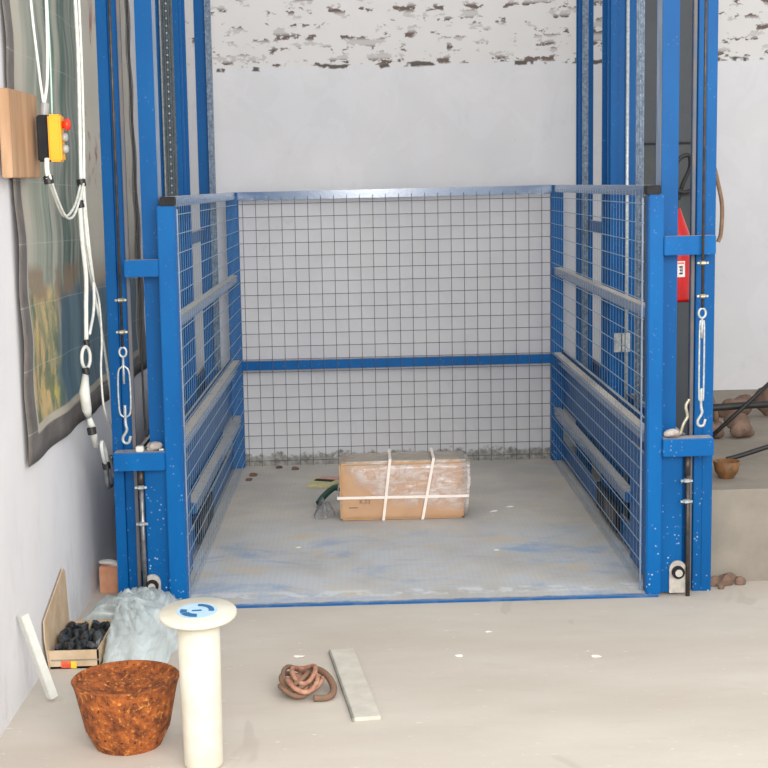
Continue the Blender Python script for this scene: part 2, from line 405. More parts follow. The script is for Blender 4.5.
for sx in (-1, 1):
    # side plate near the front corner, tube outside, arms round the masts
    MB(True).boxm(sx*.962, sx*.976, .07, .5, .03, .55).build('side_plate', 'blue', cage, .003)
    MB(True).boxm(sx*.94, sx*.985, .5, L-.07, .275, .325).build('lower_rail', 'blue_rail', cage, .003)
    MB(True).boxm(sx*1.001, sx*1.010, .5, L-.01, .005, .12).build('side_skirt', 'blue', cage)
    MB(True).boxm(sx*.975, sx*1.0, .95, 1.55, .03, .16).build('side_box', 'black', cage, .004)
    MB(True).boxm(sx*.972, sx*.9745, 1.0, 1.25, .06, .13).build('box_cover', 'darksteel', cage)
    MB(True).boxm(sx*1.001, sx*1.012, .25, L-.01, .33, .665).build('side_beam', 'blue', cage)
    if sx < 0:
        MB(True).box(-1.135, -1.0, -.01, .06, 1.345, 1.412).build('bracket', 'blue_cage', cage, .003)
        MB(True).box(-1.205, -1.0, -.02, .06, .57, .645).build('bracket', 'blue_cage', cage, .003)
    else:
        MB(True).box(1.0, 1.205, -.01, .06, 1.38, 1.455).build('bracket', 'blue_cage', cage, .003)
        MB(True).box(1.0, 1.205, -.02, .06, .572, .645).build('bracket', 'blue_cage', cage, .003)
    MB(True).boxm(sx*1.0, sx*1.09, .03, .055, .0, .572).build('roller_plate', 'blue', cage, .002)
    # guide roller with its bearing plate
    cx, cz = sx*1.072, .088
    poly = [(-.034, -.088)]+[(.034, -.088)]+[(.034*math.cos(a), .012+.034*math.sin(a)) for a in [i*PI/10 for i in range(11)]]
    m = Matrix.Translation((cx, .028, cz)) @ Matrix.Rotation(PI/2, 4, 'X')
    rb = MB(True).prism(poly, .012, m).build('bearing_plate', 'bearing', cage)
    rr = MB(True); rr.cyl((cx, .016, cz), (cx, -.004, cz), .026, 24); rr.build('guide_roller', 'black', cage, .002)
    MB(True).cyl((cx, -.0045, cz), (cx, -.012, cz), .015, 16).build('roller_hub', 'bearing', cage)

# ------------------------------------------------------------------ masts
TOP = 3.1
side = {-1: 'left', 1: 'right'}
for sx in (-1, 1):
    mast = thing('front_mast', (sx*1.11, .14, FZ), 'blue twin upright front guide mast on the %s side of the cage' % side[sx], 'mast', 'lift guide masts')
    mb = MB(True); mb.boxm(sx*1.003, sx*1.07, .075, .085, FZ, TOP); mb.boxm(sx*1.003, sx*1.07, .19, .2, FZ, TOP)
    mb.build('inner_upright', 'blue', mast)
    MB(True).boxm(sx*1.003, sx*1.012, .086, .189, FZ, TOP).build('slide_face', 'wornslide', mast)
    mb = MB(True); mb.boxm(sx*1.18, sx*1.222, .075, .2, FZ, TOP); mb.boxm(sx*1.145, sx*1.18, .185, .2, FZ, TOP); mb.boxm(sx*1.13, sx*1.18, .1052, .112, FZ, TOP)
    if sx > 0: mb.box(1.146, 1.18, .076, .086, FZ, TOP)
    mb.build('outer_upright', 'blue', mast, .002)
    MB(True).boxm(sx*1.128, sx*1.142, .085, .105, FZ, TOP).build('slide_strip', 'grimy', mast, .002)
    MB(True).boxm(sx*1.07, sx*1.13, .14, .15, FZ, .60).build('base_panel', 'blue', mast)
    # slack
    mid = thing('middle_mast', (sx*1.1, 1.56, FZ), 'blue lift column with bright ram rod beside middle of %s cage side' % side[sx], 'mast', 'lift guide masts')
    a_, b_ = (1.055, 1.19) if sx < 0 else (1.018, 1.155)
    mb = MB(True); mb.boxm(sx*a_, sx*b_, 1.5, 1.512, FZ, TOP); mb.boxm(sx*(a_+.03), sx*(a_+.04), 1.512, 1.67, FZ, TOP); mb.boxm(sx*a_, sx*b_, 1.67, 1.682, FZ, TOP)
    mb.build('column', 'blue', mid)
    MB(True).cyl((sx*(a_+.094), 1.485, FZ), (sx*(a_+.094), 1.485, TOP), .009, 14).build('ram_rod', 'zinc', mid, 0, True)
    MB(True).boxm(sx*(a_+.01), sx*(a_+.04), 1.47, 1.5, FZ, TOP).build('guide_strip', 'blue', mid)
    rear = thing('rear_mast', (sx*1.06, 2.56, FZ), 'blue rear guide mast behind the %s cage side near back wall' % side[sx], 'mast', 'lift guide masts')
    mb = MB(True); mb.boxm(sx*1.02, sx*1.10, 2.5, 2.512, FZ, TOP); mb.boxm(sx*1.055, sx*1.065, 2.512, 2.60, FZ, TOP); mb.boxm(sx*1.02, sx*1.10, 2.60, 2.612, FZ, TOP)
    mb.build('column', 'blue', rear)
    MB(True).boxm(sx*1.07, sx*1.10, 1.683, 2.5, 1.40, 1.46).build('cross_link', 'blue', rear, .003)
    # low side beam tying the masts
    beam = MB(True); beam.boxm(sx*1.108, sx*1.12, 1.69, 3.06, .12, .66); beam.boxm(sx*1.105, sx*1.135, 1.69, 3.06, .645, .66)
    beam.build('side_beam', 'blue', rear)
    beam = MB(True); beam.boxm(sx*1.118, sx*1.13, .22, 1.46, .12, .62); beam.boxm(sx*1.112, sx*1.145, .22, 1.46, .605, .62)
    tag(beam.build('side_beam', 'blue'), 'blue horizontal beam outside the %s mesh, from front mast to middle column' % side[sx], 'beam', 'lift side beams')
    beam = MB(True); beam.boxm(sx*1.12, sx*1.15, .22, 1.46, FZ, .10)
    tag(beam.build('floor_beam', 'blue'), 'blue beam lying on the floor outside the %s cage side' % side[sx], 'beam', 'lift floor beams')

# chains
def chain(x, y, z0, z1, w, label, mp):
    mb = MB(True); p = .032; z = z0; k = 0
    while z < z1:
        ks = (-2, 0, 2) if k % 2 == 0 else (-1, 1)
        for j in ks: mb.box(x+j*w/5-w*.085, x+j*w/5+w*.085, y-.011, y+.011, z-.010, z+p+.010)
        for j in (-1, 1) if k % 2 == 0 else (-2, 0, 2):
            mb.box(x+j*w/5-w*.085, x+j*w/5+w*.085, y-.008, y+.008, z+.006, z+p-.006)
        z += p; k += 1
    n0 = len(mb.bm.faces); z = z0
    while z < z1:
        mb.cyl((x, y-.010, z+p*.5), (x, y-.014, z+p*.5), w*.085, 8); z += p
    o = mb.build('lifting_chain', mp); o.data.materials.append(M['pin'])
    for q in o.data.polygons:
        if q.index >= n0: q.material_index = 1
    tag(o, label, 'chain', 'leaf chains of the lift')
chain(-1.048, .9, .63, TOP, .052, 'dark greasy lifting chain hanging beside the left front mast', 'chain_dark')
chain(1.066, .9, .63, TOP, .036, 'worn grey lifting chain hanging beside the right front mast', 'chain_light')
chain(-1.020, 2.470, .68, TOP, .034, 'thin grey lifting chain in front of the left rear mast', 'chain_light')
chain(1.050, 2.470, .35, TOP, .034, 'thin grey lifting chain in front of the right rear mast', 'chain_light')

# bright plate on the middle column, right
lp = thing('metal_plate', (1.085, 1.466, .83), 'small shiny striped plate on the right middle column', 'plate')
MB(True).box(1.048, 1.128, 1.458, 1.468, .83, .925).build('plate', 'zinc', lp, .001)
mb = MB(True); mb.box(1.082, 1.088, 1.455, 1.458, .83, .925); mb.box(1.1, 1.104, 1.455, 1.458, .83, .925); mb.build('groove', 'darksteel', lp)

# ------------------------------------------------------------------ turnbuckles and tension rods in front of the masts
def nut(mb, x, y, z, r=.02):
    mb.lathe([(r*.55, -.008), (r, -.003), (r, .003), (r*.55, .008)], (x, y, z), 6)
    mb.box(x-r*1.25, x+r*1.25, y-.006, y+.006, z-.004, z+.004)
def ring(mb, c, rx, rz, r, n=20, tw=0):
    mb.tube([(c[0]+rx*math.cos(2*PI*k/n)*math.cos(tw), c[1]+rx*math.cos(2*PI*k/n)*math.sin(tw), c[2]+rz*math.sin(2*PI*k/n)) for k in range(n)], r, 6, True)
for sx, X, nz, rz_, b0, b1, rodm in ((-1, -1.148, (1.258, 1.132), 1.052, .985, .79, 'darksteel'), (1, 1.148, (1.349, 1.218), 1.15, 1.11, .80, 'darksteel')):
    y = -.032 if sx < 0 else -.032
    t_ = thing('turnbuckle', (X, y, .65), 'zinc turnbuckle with hook hanging above the lower %s bracket' % side[sx], 'turnbuckle', 'turnbuckles on the masts')
    MB(True).cyl((X, y, rz_+.02), (X, y, TOP), .0055).build('rod', 'darksteel', t_, 0, True)
    for z in nz:
        mb = MB(True); nut(mb, X, y, z, .018); mb.build('nut', 'brass', t_)
    mb = MB(True); ring(mb, (X, y, rz_), .014, .019, .005); mb.build('ring', 'zinc', t_, 0, True)
    w = .022 if sx < 0 else .009
    mb = MB(True)
    mb.cyl((X, y, rz_-.018), (X, y, b0-.06), .005, 8)
    mb.tube(spline([(X-.003, y, b0+.012), (X-w, y, b0-.02), (X-w, y, b1+.03), (X-.003, y, b1)]), .004, 7)
    mb.tube(spline([(X+.003, y, b0+.012), (X+w, y, b0-.02), (X+w, y, b1+.03), (X+.003, y, b1)]), .004, 7)
    mb.build('turnbuckle_body', 'zinc', t_, 0, True)
    mb = MB(True); mb.tube(spline([(X, y, b1+.05), (X, y, b1-.02), (X+.004, y, b1-.05), (X-.012, y, b1-.08), (X-.008, y, b1-.10), (X+.010, y, b1-.10), (X+.018, y, b1-.075)]), .006, 8)
    mb.build('hook', 'zinc', t_, 0, True)
for sx, X, nz in ((-1, -1.101, (.50, .35)), (1, 1.106, (.47, .385))):
    t_ = thing('tension_rod', (X, .012, FZ), 'long steel rod with two nuts under the lower %s bracket' % side[sx], 'rod', 'tension rods on the masts')
    MB(True).cyl((X+.002 if sx < 0 else X+.006, .008, FZ), (X, .008, .57), .009, 12).build('rod', 'steel' if sx < 0 else 'darksteel', t_, 0, True)
    for z in nz:
        mb = MB(True); nut(mb, X-(.006 if sx > 0 else 0), -.004, z, .019); mb.build('nut', 'zinc', t_)
    MB(True).cyl((X, .008, .5 if sx < 0 else .49), (X, .008, .568), .012, 10).build('sleeve', 'darksteel', t_, 0, True)

# things lying on the lower brackets
def lump(name, c, size, seed, mat, label, cat, amp=.3):
    return tag(MB(True).blob(c, size, seed, amp).build(name, mat, None, 0, True), label, cat)
lump('rag', (-1.05, .02, .662), (.035, .022, .018), 3, 'rag', 'dusty crumpled rag on the lower left bracket', 'rag')
lump('rag', (1.045, .01, .664), (.034, .024, .020), 9, 'rag', 'dusty crumpled rag on the lower right bracket', 'rag')
tag(MB(True).box(-1.115, -1.085, -.012, .02, .6455, .668).build('plastic_block', 'whiteclip', None, .003), 'small white block on the lower left bracket', 'block')
tag(MB(True).tube(spline([(1.075, .02, .655), (1.09, .02, .70), (1.105, .02, .73), (1.098, .02, .77), (1.112, .02, .80)]), .007, 8).build('bent_wire', 'brass', None, 0, True), 'bent piece of wire standing on the lower right bracket', 'wire')
tag(MB(True).tube(spline([(-1.022, -.005, .6515), (-1.01, -.005, .652), (-1.008, .0, .652)]), .006, 8).build('bolt', 'zinc', None, 0, True), 'small zinc bolt lying at right end of lower left bracket', 'bolt')
cb = MB(True); cb.tube(spline([(-1.105, .1, TOP), (-1.10, .1, 2.2), (-1.092, .1, 1.6), (-1.094, .1, 1.0), (-1.09, .1, .72), (-1.078, .10, .70), (-1.076, .10, .72)]), .004, 7)
tag(cb.build('black_cable', 'hose', None, 0, True), 'thin black cable hanging between the two left front uprights', 'cable')

# ------------------------------------------------------------------ behind the right mast
cab = thing('tall_cabinet', (1.36, 1.75, .385), 'tall dusty dark grey cabinet behind the right front mast', 'cabinet')
MB().box(1.225, 1.50, 1.68, 2.0, .385, 1.848).build('lower_door', 'graphite', cab, .006)
MB().box(1.225, 1.50, 1.68, 2.0, 1.86, 3.0).build('upper_door', 'slate', cab, .006)
MB().box(1.235, 1.49, 1.69, 2.0, 1.845, 1.865).build('shadow_gap', 'black', cab)
box = thing('control_box', (1.25, .72, .385), 'slate grey metal control box under the red extinguisher', 'box')
MB().box(1.15, 1.288, .62, .80, .385, 1.14).build('housing', 'slate', box, .005)
MB().box(1.280, 1.290, .612, .62, .50, 1.138).build('edge_strip', 'steel', box, .002)
ex = thing('fire_extinguisher', (1.207, .71, 1.14), 'red fire extinguisher with white label behind right front mast', 'fire extinguisher')
R = .066; prof = [(R*.96, 0), (R, .01), (R, .262), (R*.93, .29), (R*.62, .345), (.022, .40), (.018, .41)]
MB().lathe(prof, (1.207, .71, 1.14), 32).build('cylinder', 'red', ex, 0, True)
MB().cyl((1.207, .71, 1.545), (1.207, .71, 1.60), .014).build('valve', 'darksteel', ex)
MB().box(1.215, 1.275, .70, .72, 1.60, 1.612).build('handle', 'hose', ex, .002)
mb = MB(); mb.tube(spline([(1.215, .70, 1.59), (1.23, .69, 1.65), (1.262, .68, 1.73), (1.25, .66, 1.78), (1.205, .66, 1.76), (1.190, .66, 1.70), (1.195, .66, 1.64), (1.23, .66, 1.62), (1.275, .67, 1.63)]), .010, 8)
mb.build('hose', 'hose', ex, 0, True)
def arc(a0, a1, z0, z1, r): 
    mb = MB(); n = 8; 
    for k in range(n):
        A, B = a0+(a1-a0)*k/n, a0+(a1-a0)*(k+1)/n
        p = lambda a, z, rr: (1.207+rr*math.cos(a), .71+rr*math.sin(a), z)
        mb._add([p(A, z0, r), p(B, z0, r), p(B, z1, r), p(A, z1, r), p(A, z0, r-.003), p(B, z0, r-.003), p(B, z1, r-.003), p(A, z1, r-.003)],
                [(0, 1, 2, 3), (7, 6, 5, 4), (0, 3, 7, 4), (1, 5, 6, 2), (3, 2, 6, 7), (0, 4, 5, 1)])
    return mb
lb = arc(-PI*.54, -PI*.37, 1.25, 1.32, R+.0012).build('label', 'label', ex)
g = arc(-PI*.47, -PI*.455, 1.262, 1.298, R+.002); 
for (a, b, z0, z1) in ((-.50, -.425, 1.262, 1.268), (-.50, -.425, 1.292, 1.298), (-.49, -.44, 1.278, 1.283), (-.435, -.425, 1.262, 1.298)):
    h = arc(PI*a, PI*b, z0, z1, R+.002); me = bpy.data.meshes.new('x'); h.bm.to_mesh(me); g.bm.from_mesh(me); bpy.data.meshes.remove(me); h.bm.free()
g.build('printed_mark', 'blackink', lb)
arc(-PI*.53, -PI*.39, 1.308, 1.314, R+.002).build('red_band', 'redlabel', lb)

# far right
BENT = [(1.226, .12, 1.76), (1.243, .13, 1.71), (1.256, .14, 1.665), (1.274, .14, 1.571), (1.271, .14, 1.462), (1.259, .14, 1.422)]
MBp = lambda pts, r: MB().tube(spline(pts), r, 9)
tag(MBp(BENT, .0085).build('bent_cable', 'rustpipe', None, 0, True), 'brown bent cable curving out beside the right mast', 'cable')
tag(MBp([(1.53, 1.9, .80), (1.56, 1.9, .72), (1.61, 1.9, .62), (1.66, 1.9, .46), (1.67, 1.9, .395)], .016).build('leaning_stick', 'rustpipe', None, 0, True), 'thin brown stick leaning in the corner right of the mast', 'stick')
tag(MB().tube([(1.415, 1.2, .385), (1.415, 1.2, .55), (1.43, 1.2, .575), (1.62, 1.2, .585), (2.1, 1.2, .60), (2.125, 1.2, .57), (2.125, 1.2, .385)], .018, 12).build('dark_pipe', 'hose', None, 0, True), 'thick level dark pipe with bent down ends, topmost of three beside right mast', 'pipe')
tag(MB().tube([(1.42, 1.165, .395), (1.62, 1.165, .575), (1.80, 1.165, .74)], .010, 10).build('dark_pipe', 'hose', None, 0, True), 'thin dark pipe slanting up to the right beside right mast', 'pipe')
tag(MB().tube(spline([(1.44, .72, .415), (1.50, .72, .43), (1.60, .72, .46), (1.9, .72, .55)]), .011, 10).build('dark_pipe', 'hose', None, 0, True), 'dark pipe, lowest of three, running from the brown bowl', 'pipe')
b_ = MB(); b_.lathe([(.03, 0), (.05, .03), (.058, .075), (.054, .075), (.045, .03), (.0, .012)], (1.375, .45, .385), 24, None, False); 
tag(b_.build('bowl', 'ochre', None, 0, True), 'small brown bowl beside the lower right bracket', 'bowl')
for k, (x, y, sz, sd) in enumerate(((1.545, 1.45, .062, 1), (1.68, 1.45, .065, 5), (1.82, 2.1, .08, 8), (2.05, 2.1, .085, 4))):
    o = MB().blob((x, y, .385+sz*.75), (sz*1.1, sz*.7, sz*.9), sd, .4).build('sack', 'sack', None, 0, True)
    tag(o, ['crumpled brown sack nearest the right mast, on the ledge', 'crumpled brown sack at far right on the ledge, front one', 'brown sack behind the two front sacks, left one', 'brown sack behind the two front sacks, right one'][k], 'sack', 'sacks on the concrete ledge')
rs = random.Random(4)
for k, (x, y, s_) in enumerate(((1.247, .150, .026), (1.302, .150, .034), (1.268, .095, .016), (1.362, .155, .022))):
    tag(MB().blob((x, y, FZ+s_*.75), (s_, s_*.6, s_), 20+k, .3, 2).build('rubble_lump', 'rubble'), ['brown rubble lump touching the foot of right mast', 'largest brown rubble lump beside right mast foot', 'smallest brown rubble lump in front of right mast foot pile', 'brown rubble lump farthest right at the ledge foot'][k], 'rubble', 'rubble by the right mast')

# ------------------------------------------------------------------ left wall things
mb = MB(); y0, y1, z0, z1 = -.86, 1.95, .752, 3.2; NY, NZ = 60, 50
gv = [[mb.bm.verts.new((-1.345+.006*math.sin(j*.55+i*.1)+.004*math.sin(i*.9), y0+(y1-y0)*j/NY, z0+(z1-z0)*i/NZ)) for j in range(NY+1)] for i in range(NZ+1)]
for i in range(NZ):
    for j in range(NY): mb.bm.faces.new((gv[i][j], gv[i][j+1], gv[i+1][j+1], gv[i+1][j]))
po = mb.build('backdrop_poster', 'backdrop', None, 0, True)
for v in po.data.vertices: v.co -= Vector((-1.345, y0, z0))
po.location = (-1.345, y0, z0); po['label'] = 'large landscape print with dark border hung on the left wall'; po['category'] = 'poster'
sm = po.modifiers.new('thickness', 'SOLIDIFY'); sm.thickness = .003; sm.offset = 0
tag(MB().box(-1.335, -1.30, -1.05, -.62, 1.735, 2.02).build('wooden_board', 'wood', None, .003), 'short raw wood board fixed on the left wall by the pendant', 'board')

pd = thing('pendant_control', (-1.24, -.7, 1.79), 'yellow and black push button pendant control hanging by the left wall', 'pendant control')
MB().box(-1.284, -1.246, -.735, -.665, 1.79, 1.948).build('rear_housing', 'black', pd, .005)
MB().box(-1.246, -1.202, -.735, -.665, 1.789, 1.949).build('front_cover', 'yellow', pd, .006)
rx = Matrix.Rotation(PI/2, 4, 'Y')
MB().lathe([(.012, 0), (.012, .008), (.021, .012), (.021, .022), (.015, .028)], (-1.202, -.7, 1.915), 20, rx).build('emergency_button', 'redplastic', pd, 0, True)
for z in (1.872, 1.832): MB().lathe([(.015, 0), (.015, .008), (.012, .016), (.008, .018)], (-1.202, -.7, z), 20, rx).build('push_button', 'greyplastic', pd, 0, True)
MB().cyl((-1.262, -.7, 1.948), (-1.257, -.7, 1.990), .015).build('cable_gland', 'greyplastic', pd, .002)
MB().tube(spline([(-1.259, -.7, 1.985), (-1.245, -.69, 2.1), (-1.238, -.68, 2.4), (-1.24, -.68, 3.0)]), .0055, 7).build('cable', 'white', pd, 0, True)
MB().tube(spline([(-1.262, -.7, 1.985), (-1.27, -.71, 2.1), (-1.285, -.72, 2.4), (-1.29, -.72, 3.0)]), .005, 7).build('cable', 'white', pd, 0, True)
MB().tube(spline([(-1.237, -.69, 1.945), (-1.236, -.68, 2.1), (-1.235, -.68, 2.4), (-1.235, -.68, 3.0)]), .0035, 7).build('thin_cable', 'mint', pd, 0, True)
# white rope bundle
X = -1.25
rp = thing('white_rope', (X, -.1, .47), 'tangled white ropes with black tape and clips hanging along the left wall', 'rope')
def st(pts, r, dx=0): MB().tube(spline([(X+dx+(p[2] if len(p) > 2 else 0), p[0], p[1]) for p in pts], 8), r, 7).build('strand', 'white', rp, 0, True)
st([(-.09, 3.0), (-.08, 2.4), (-.076, 2.21), (-.11, 1.95), (-.147, 1.72)], .0075)
st([(-.075, 3.0), (-.068, 2.3), (-.10, 1.95), (-.15, 1.70), (-.19, 1.64)], .005, .012)
st([(-.765, 1.73), (-.755, 1.745), (-.70, 1.70), (-.56, 1.615), (-.44, 1.60), (-.28, 1.64), (-.16, 1.71)], .005)
st([(-.78, 1.745), (-.66, 1.66), (-.52, 1.595), (-.38, 1.60), (-.25, 1.66), (-.15, 1.72)], .0045, .012)
st([(-.75, 1.735), (-.76, 1.77), (-.752, 1.80)], .009)
st([(-.15, 1.70), (-.19, 1.63), (-.18, 1.50), (-.14, 1.36), (-.17, 1.25), (-.20, 1.12)], .009)
st([(-.14, 1.70), (-.12, 1.60), (-.08, 1.45), (-.03, 1.32), (-.06, 1.22), (-.17, 1.14)], .006, .008)
st([(-.17, 1.66), (-.14, 1.50), (-.05, 1.35), (.06, 1.25), (.08, 1.1), (.03, .98), (.04, .85), (.10, .78), (.22, .70), (.28, .60)], .0045, .01)
st([(-.13, 1.66), (-.10, 1.45), (.03, 1.27), (.14, 1.13), (.22, .98), (.29, .82), (.31, .66), (.31, .60)], .0055, .0)
for (y, z, r) in ((-.752, 1.728, .017), (-.15, 1.718, .017), (-.19, 1.638, .014), (-.205, 1.108, .011), (-.25, 1.005, .014), (-.19, .765, .018), (.09, .575, .017)):
    MB().cyl((X, y, z+.014), (X+.004, y, z-.014), r, 12).build('black_tape', 'tape', rp, .002)
mb = MB(); ring(mb, (X, -.225, 1.055), .03, .042, .007, 20, 1.2); mb.build('clip', 'whiteclip', rp, 0, True)
mb = MB(); mb.tube([(X, -.25, .995), (X, -.29, .93), (X, -.26, .86), (X, -.23, .83)], .017, 10, False, [.7, 1.2, 1.1, .7]); mb.build('sleeve', 'whiteclip', rp, 0, True)
mb = MB(); mb.tube([(X, -.215, .818), (X, -.18, .785), (X, -.145, .75), (X, -.11, .69)], .013, 10, False, [.7, 1.1, 1.1, .8]); mb.build('sleeve', 'whiteclip', rp, 0, True)
mb = MB(); mb.tube([(X, .07+.06*math.cos(a)*.6-.045*math.sin(a), .63+.055*math.sin(a)) for a in [2*PI*k/20 for k in range(20)]], .008, 7, True); mb.build('clip', 'whiteclip', rp, 0, True)
mb = MB(); mb.tube(spline([(X, .09, .565), (X, .10, .53), (X, .12, .485), (X, .19, .475), (X, .26, .49), (X, .25, .55), (X, .23, .59)]), .010, 8); mb.build('hook', 'steel', rp, 0, True)

# ------------------------------------------------------------------ floor at the left
bx = thing('cardboard_tray', (-1.25, -.5, FZ), 'shallow open cardboard box of black scraps by the left wall', 'box')
x0, x1, ya, yb, zt = -1.345, -1.165, -.72, -.34, .055
MB().box(x0, x1, ya, yb, FZ, FZ+.008).build('bottom', 'cardboard2', bx)
MB().box(x0, x1, ya, ya+.006, FZ, zt).build('front_side', 'cardboard2', bx)
MB().box(x0, x1, yb-.006, yb, FZ, zt).build('rear_side', 'cardboard2', bx)
MB().box(x1-.006, x1, ya, yb, FZ, zt).build('end_side', 'cardboard2', bx)
mb = MB(); mb._add([(x0, ya, FZ), (x0, yb, FZ), (x0-.008, yb, .25), (x0-.008, yb-.03, .27), (x0-.008, ya-.02, .17), (x0-.006, ya-.03, .10),
                    (x0+.005, ya, FZ), (x0+.005, yb, FZ), (x0-.003, yb, .25), (x0-.003, yb-.03, .27), (x0-.003, ya-.02, .17), (x0-.001, ya-.03, .10)],
                   [(0, 1, 2, 3, 4, 5), (11, 10, 9, 8, 7, 6), (0, 6, 7, 1), (1, 7, 8, 2), (2, 8, 9, 3), (3, 9, 10, 4), (4, 10, 11, 5), (5, 11, 6, 0)])
mb.build('raised_flap', 'cardboard2', bx)
MB().box(x0+.01, x1+.002, ya-.003, ya, .018, .022).build('seam', 'boardedge', bx)
MB().box(-1.30, -1.265, ya-.003, ya, FZ+.004, .018).build('red_sticker', 'redlabel', bx)
MB().box(-1.265, -1.245, ya-.003, ya, FZ+.002, .016).build('yellow_sticker', 'yellowlabel', bx)
rs = random.Random(11); k = 0
for i in range(4):
    for j in range(4):
        x = -1.318+i*.041; y = -.675+j*.088
        s_ = rs.uniform(.019, .0225)
        m_ = MB(); m_.blob((x, y, .036+rs.uniform(0, .010)), (s_*.95, s_*1.7, s_*1.5), 60+k, .4, 2); k += 1
        m_.cyl((x, y, .03), (x+rs.uniform(-.012, .012), y+rs.uniform(-.03, .03), .064), .006, 8)
        tag(m_.build('metal_scrap', 'scrap'), 'small black metal scrap piled in the shallow cardboard box', 'scrap', 'black scraps in the cardboard box')
# pink block
pk = thing('broken_brick', (-1.27, .32, FZ), 'pinkish broken brick standing between left wall and mast', 'brick')
MB().box(-1.335, -1.235, .28, .36, FZ, .105).build('brick_body', 'brick', pk, .004)
MB().blob((-1.285, .32, .112), (.045, .035, .012), 4, .3).build('plaster_crust', 'plaster', pk, 0, True)

# polythene sheet
def heap(outline_c, rx, ry, h, seed, n=46, wr=.02):
    mb = MB(); rnd = random.Random(seed); ph = [(rnd.uniform(3, 22), rnd.uniform(3, 22), rnd.uniform(0, 6)) for _ in range(14)]
    rings = []
    for i in range(n//2+1):
        rr = i/(n//2); ring_ = []
        for k in range(n):
            a = 2*PI*k/n; wob = 1+.10*math.sin(3*a+seed)+.07*math.sin(7*a+2*seed)+.04*math.sin(13*a)
            x = math.cos(a)*rr*rx*wob; y = math.sin(a)*rr*ry*wob
            z = h*(1-rr**2)**.8 if rr < 1 else 0
            w = sum(math.sin(p*x*6+q*y*6+s_) for p, q, s_ in ph)/14*wr*3*(1-rr*.6)
            ring_.append((outline_c[0]+x, outline_c[1]+y, max(FZ+.001, FZ+z+w)))
        rings.append([mb.bm.verts.new(p) for p in (ring_ if i else [ring_[0]])])
    for k in range(n): mb.bm.faces.new((rings[0][0], rings[1][k], rings[1][(k+1) % n]))
    for i in range(1, n//2):
        for k in range(n): mb.bm.faces.new((rings[i][k], rings[i+1][k], rings[i+1][(k+1) % n], rings[i][(k+1) % n]))
    return mb
sh = heap((-1.10, -.30), .215, .50, .13, 5)
for v in sh.bm.verts:      # drapes towards the white pipe, away from the wall
    v.co.x += (-.08)*(v.co.y+.30)*1.9*.5
    if v.co.x < -1.15 and v.co.y < -.26: v.co.x = max(v.co.x, -1.155)
    v.co.x = max(v.co.x, -1.35); 
    if v.co.y > -.015: v.co.x = min(v.co.x, -1.0 if v.co.y < -.02 else 9)
    v.co.y = min(v.co.y, -.035 if v.co.x > -1.235 else 9)
tag(sh.build('plastic_sheet', 'sheet', None, 0, True), 'crumpled cloudy plastic sheet on the floor by the left mast', 'plastic sheet')

# cream pipe with round flange lid
px_, py_ = -.69, -1.66
pp = thing('flanged_pipe', (px_, py_, FZ), 'cream plastic pipe with round flange lid standing in front of cage', 'pipe')
MB().lathe([(.057, 0), (.058, .01), (.0605, .2), (.063, .455)], (px_, py_, FZ), 40).build('pipe', 'pvc', pp, 0, True)
tilt = Matrix.Rotation(math.radians(5.5), 4, 'X')
MB().lathe([(.06, -.018), (.108, -.011), (.114, -.006), (.114, .003), (.110, .007)], (px_, py_, .452), 56, tilt).build('flange', 'pvc', pp, 0, True)
cT = Vector((px_, py_, .452))
def flat(poly, z): return MB().prism(poly, .0008, Matrix.Translation(cT) @ tilt @ Matrix.Translation((-.002, 0, z)))
st_ = flat([(.060*math.cos(2*PI*k/40), .060*math.sin(2*PI*k/40)) for k in range(40)], .0072).build('sticker', 'lblue', pp)
def arcpoly(r0, r1, a0, a1, n=14): return [(r1*math.cos(math.radians(a0+(a1-a0)*k/n)), r1*math.sin(math.radians(a0+(a1-a0)*k/n))) for k in range(n+1)]+[(r0*math.cos(math.radians(a1-(a1-a0)*k/n)), r0*math.sin(math.radians(a1-(a1-a0)*k/n))) for k in range(n+1)]
mk = flat(arcpoly(.034, .050, -8, 92), .0082)
for pl in (arcpoly(.030, .050, 165, 200), arcpoly(.026, .050, 205, 275), [(-.016, -.006), (.014, -.004), (.012, .006), (-.014, .004)]):
    n_ = len(pl); m_ = Matrix.Translation(cT) @ tilt @ Matrix.Translation((-.002, 0, .0082)); mk.prism(pl, .0008, m_)
mk.build('printed_mark', 'dblue', st_)

# rusty basin
bs = thing('rusty_basin', (-.935, -1.52, FZ), 'round rusty iron basin on the floor beside the cream pipe', 'basin')
cx_, cy_ = -.942, -1.475
MB().lathe([(.10, 0), (.13, .06), (.155, .18), (.162, .205), (.166, .212), (.162, .216), (.156, .212), (.15, .20)], (cx_, cy_, FZ), 48, None, False).build('wall', 'rust', bs, 0, True)
mb = MB(); n = 40; rings = []
for i in range(9):
    rr = i/8; rings.append([mb.bm.verts.new((cx_+.151*rr*math.cos(2*PI*k/n), cy_+.151*rr*math.sin(2*PI*k/n), FZ+.17+.03*(rr**2)+(.006*math.sin(k*1.7+i*2.1) if i < 8 else 0))) for k in (range(n) if i else [0])])
for k in range(n): mb.bm.faces.new((rings[0][0], rings[1][k], rings[1][(k+1) % n]))
for i in range(1, 8):
    for k in range(n): mb.bm.faces.new((rings[i][k], rings[i+1][k], rings[i+1][(k+1) % n], rings[i][(k+1) % n]))
mb.build('rusty_inside', 'rust', bs, 0, True)

# white plastic strip leaning at the wall, at the left edge
m = MB(); a = Vector((-1.262, -1.06, FZ+.012)); b = Vector((-1.337, -1.10, .30))
for P in ((a, b),):
    m.tube([a, a.lerp(b, .5), b], .021, 4)
tag(m.build('white_strip', 'whiteclip', None, .002), 'white plastic strip leaning against the left wall in the corner', 'strip')
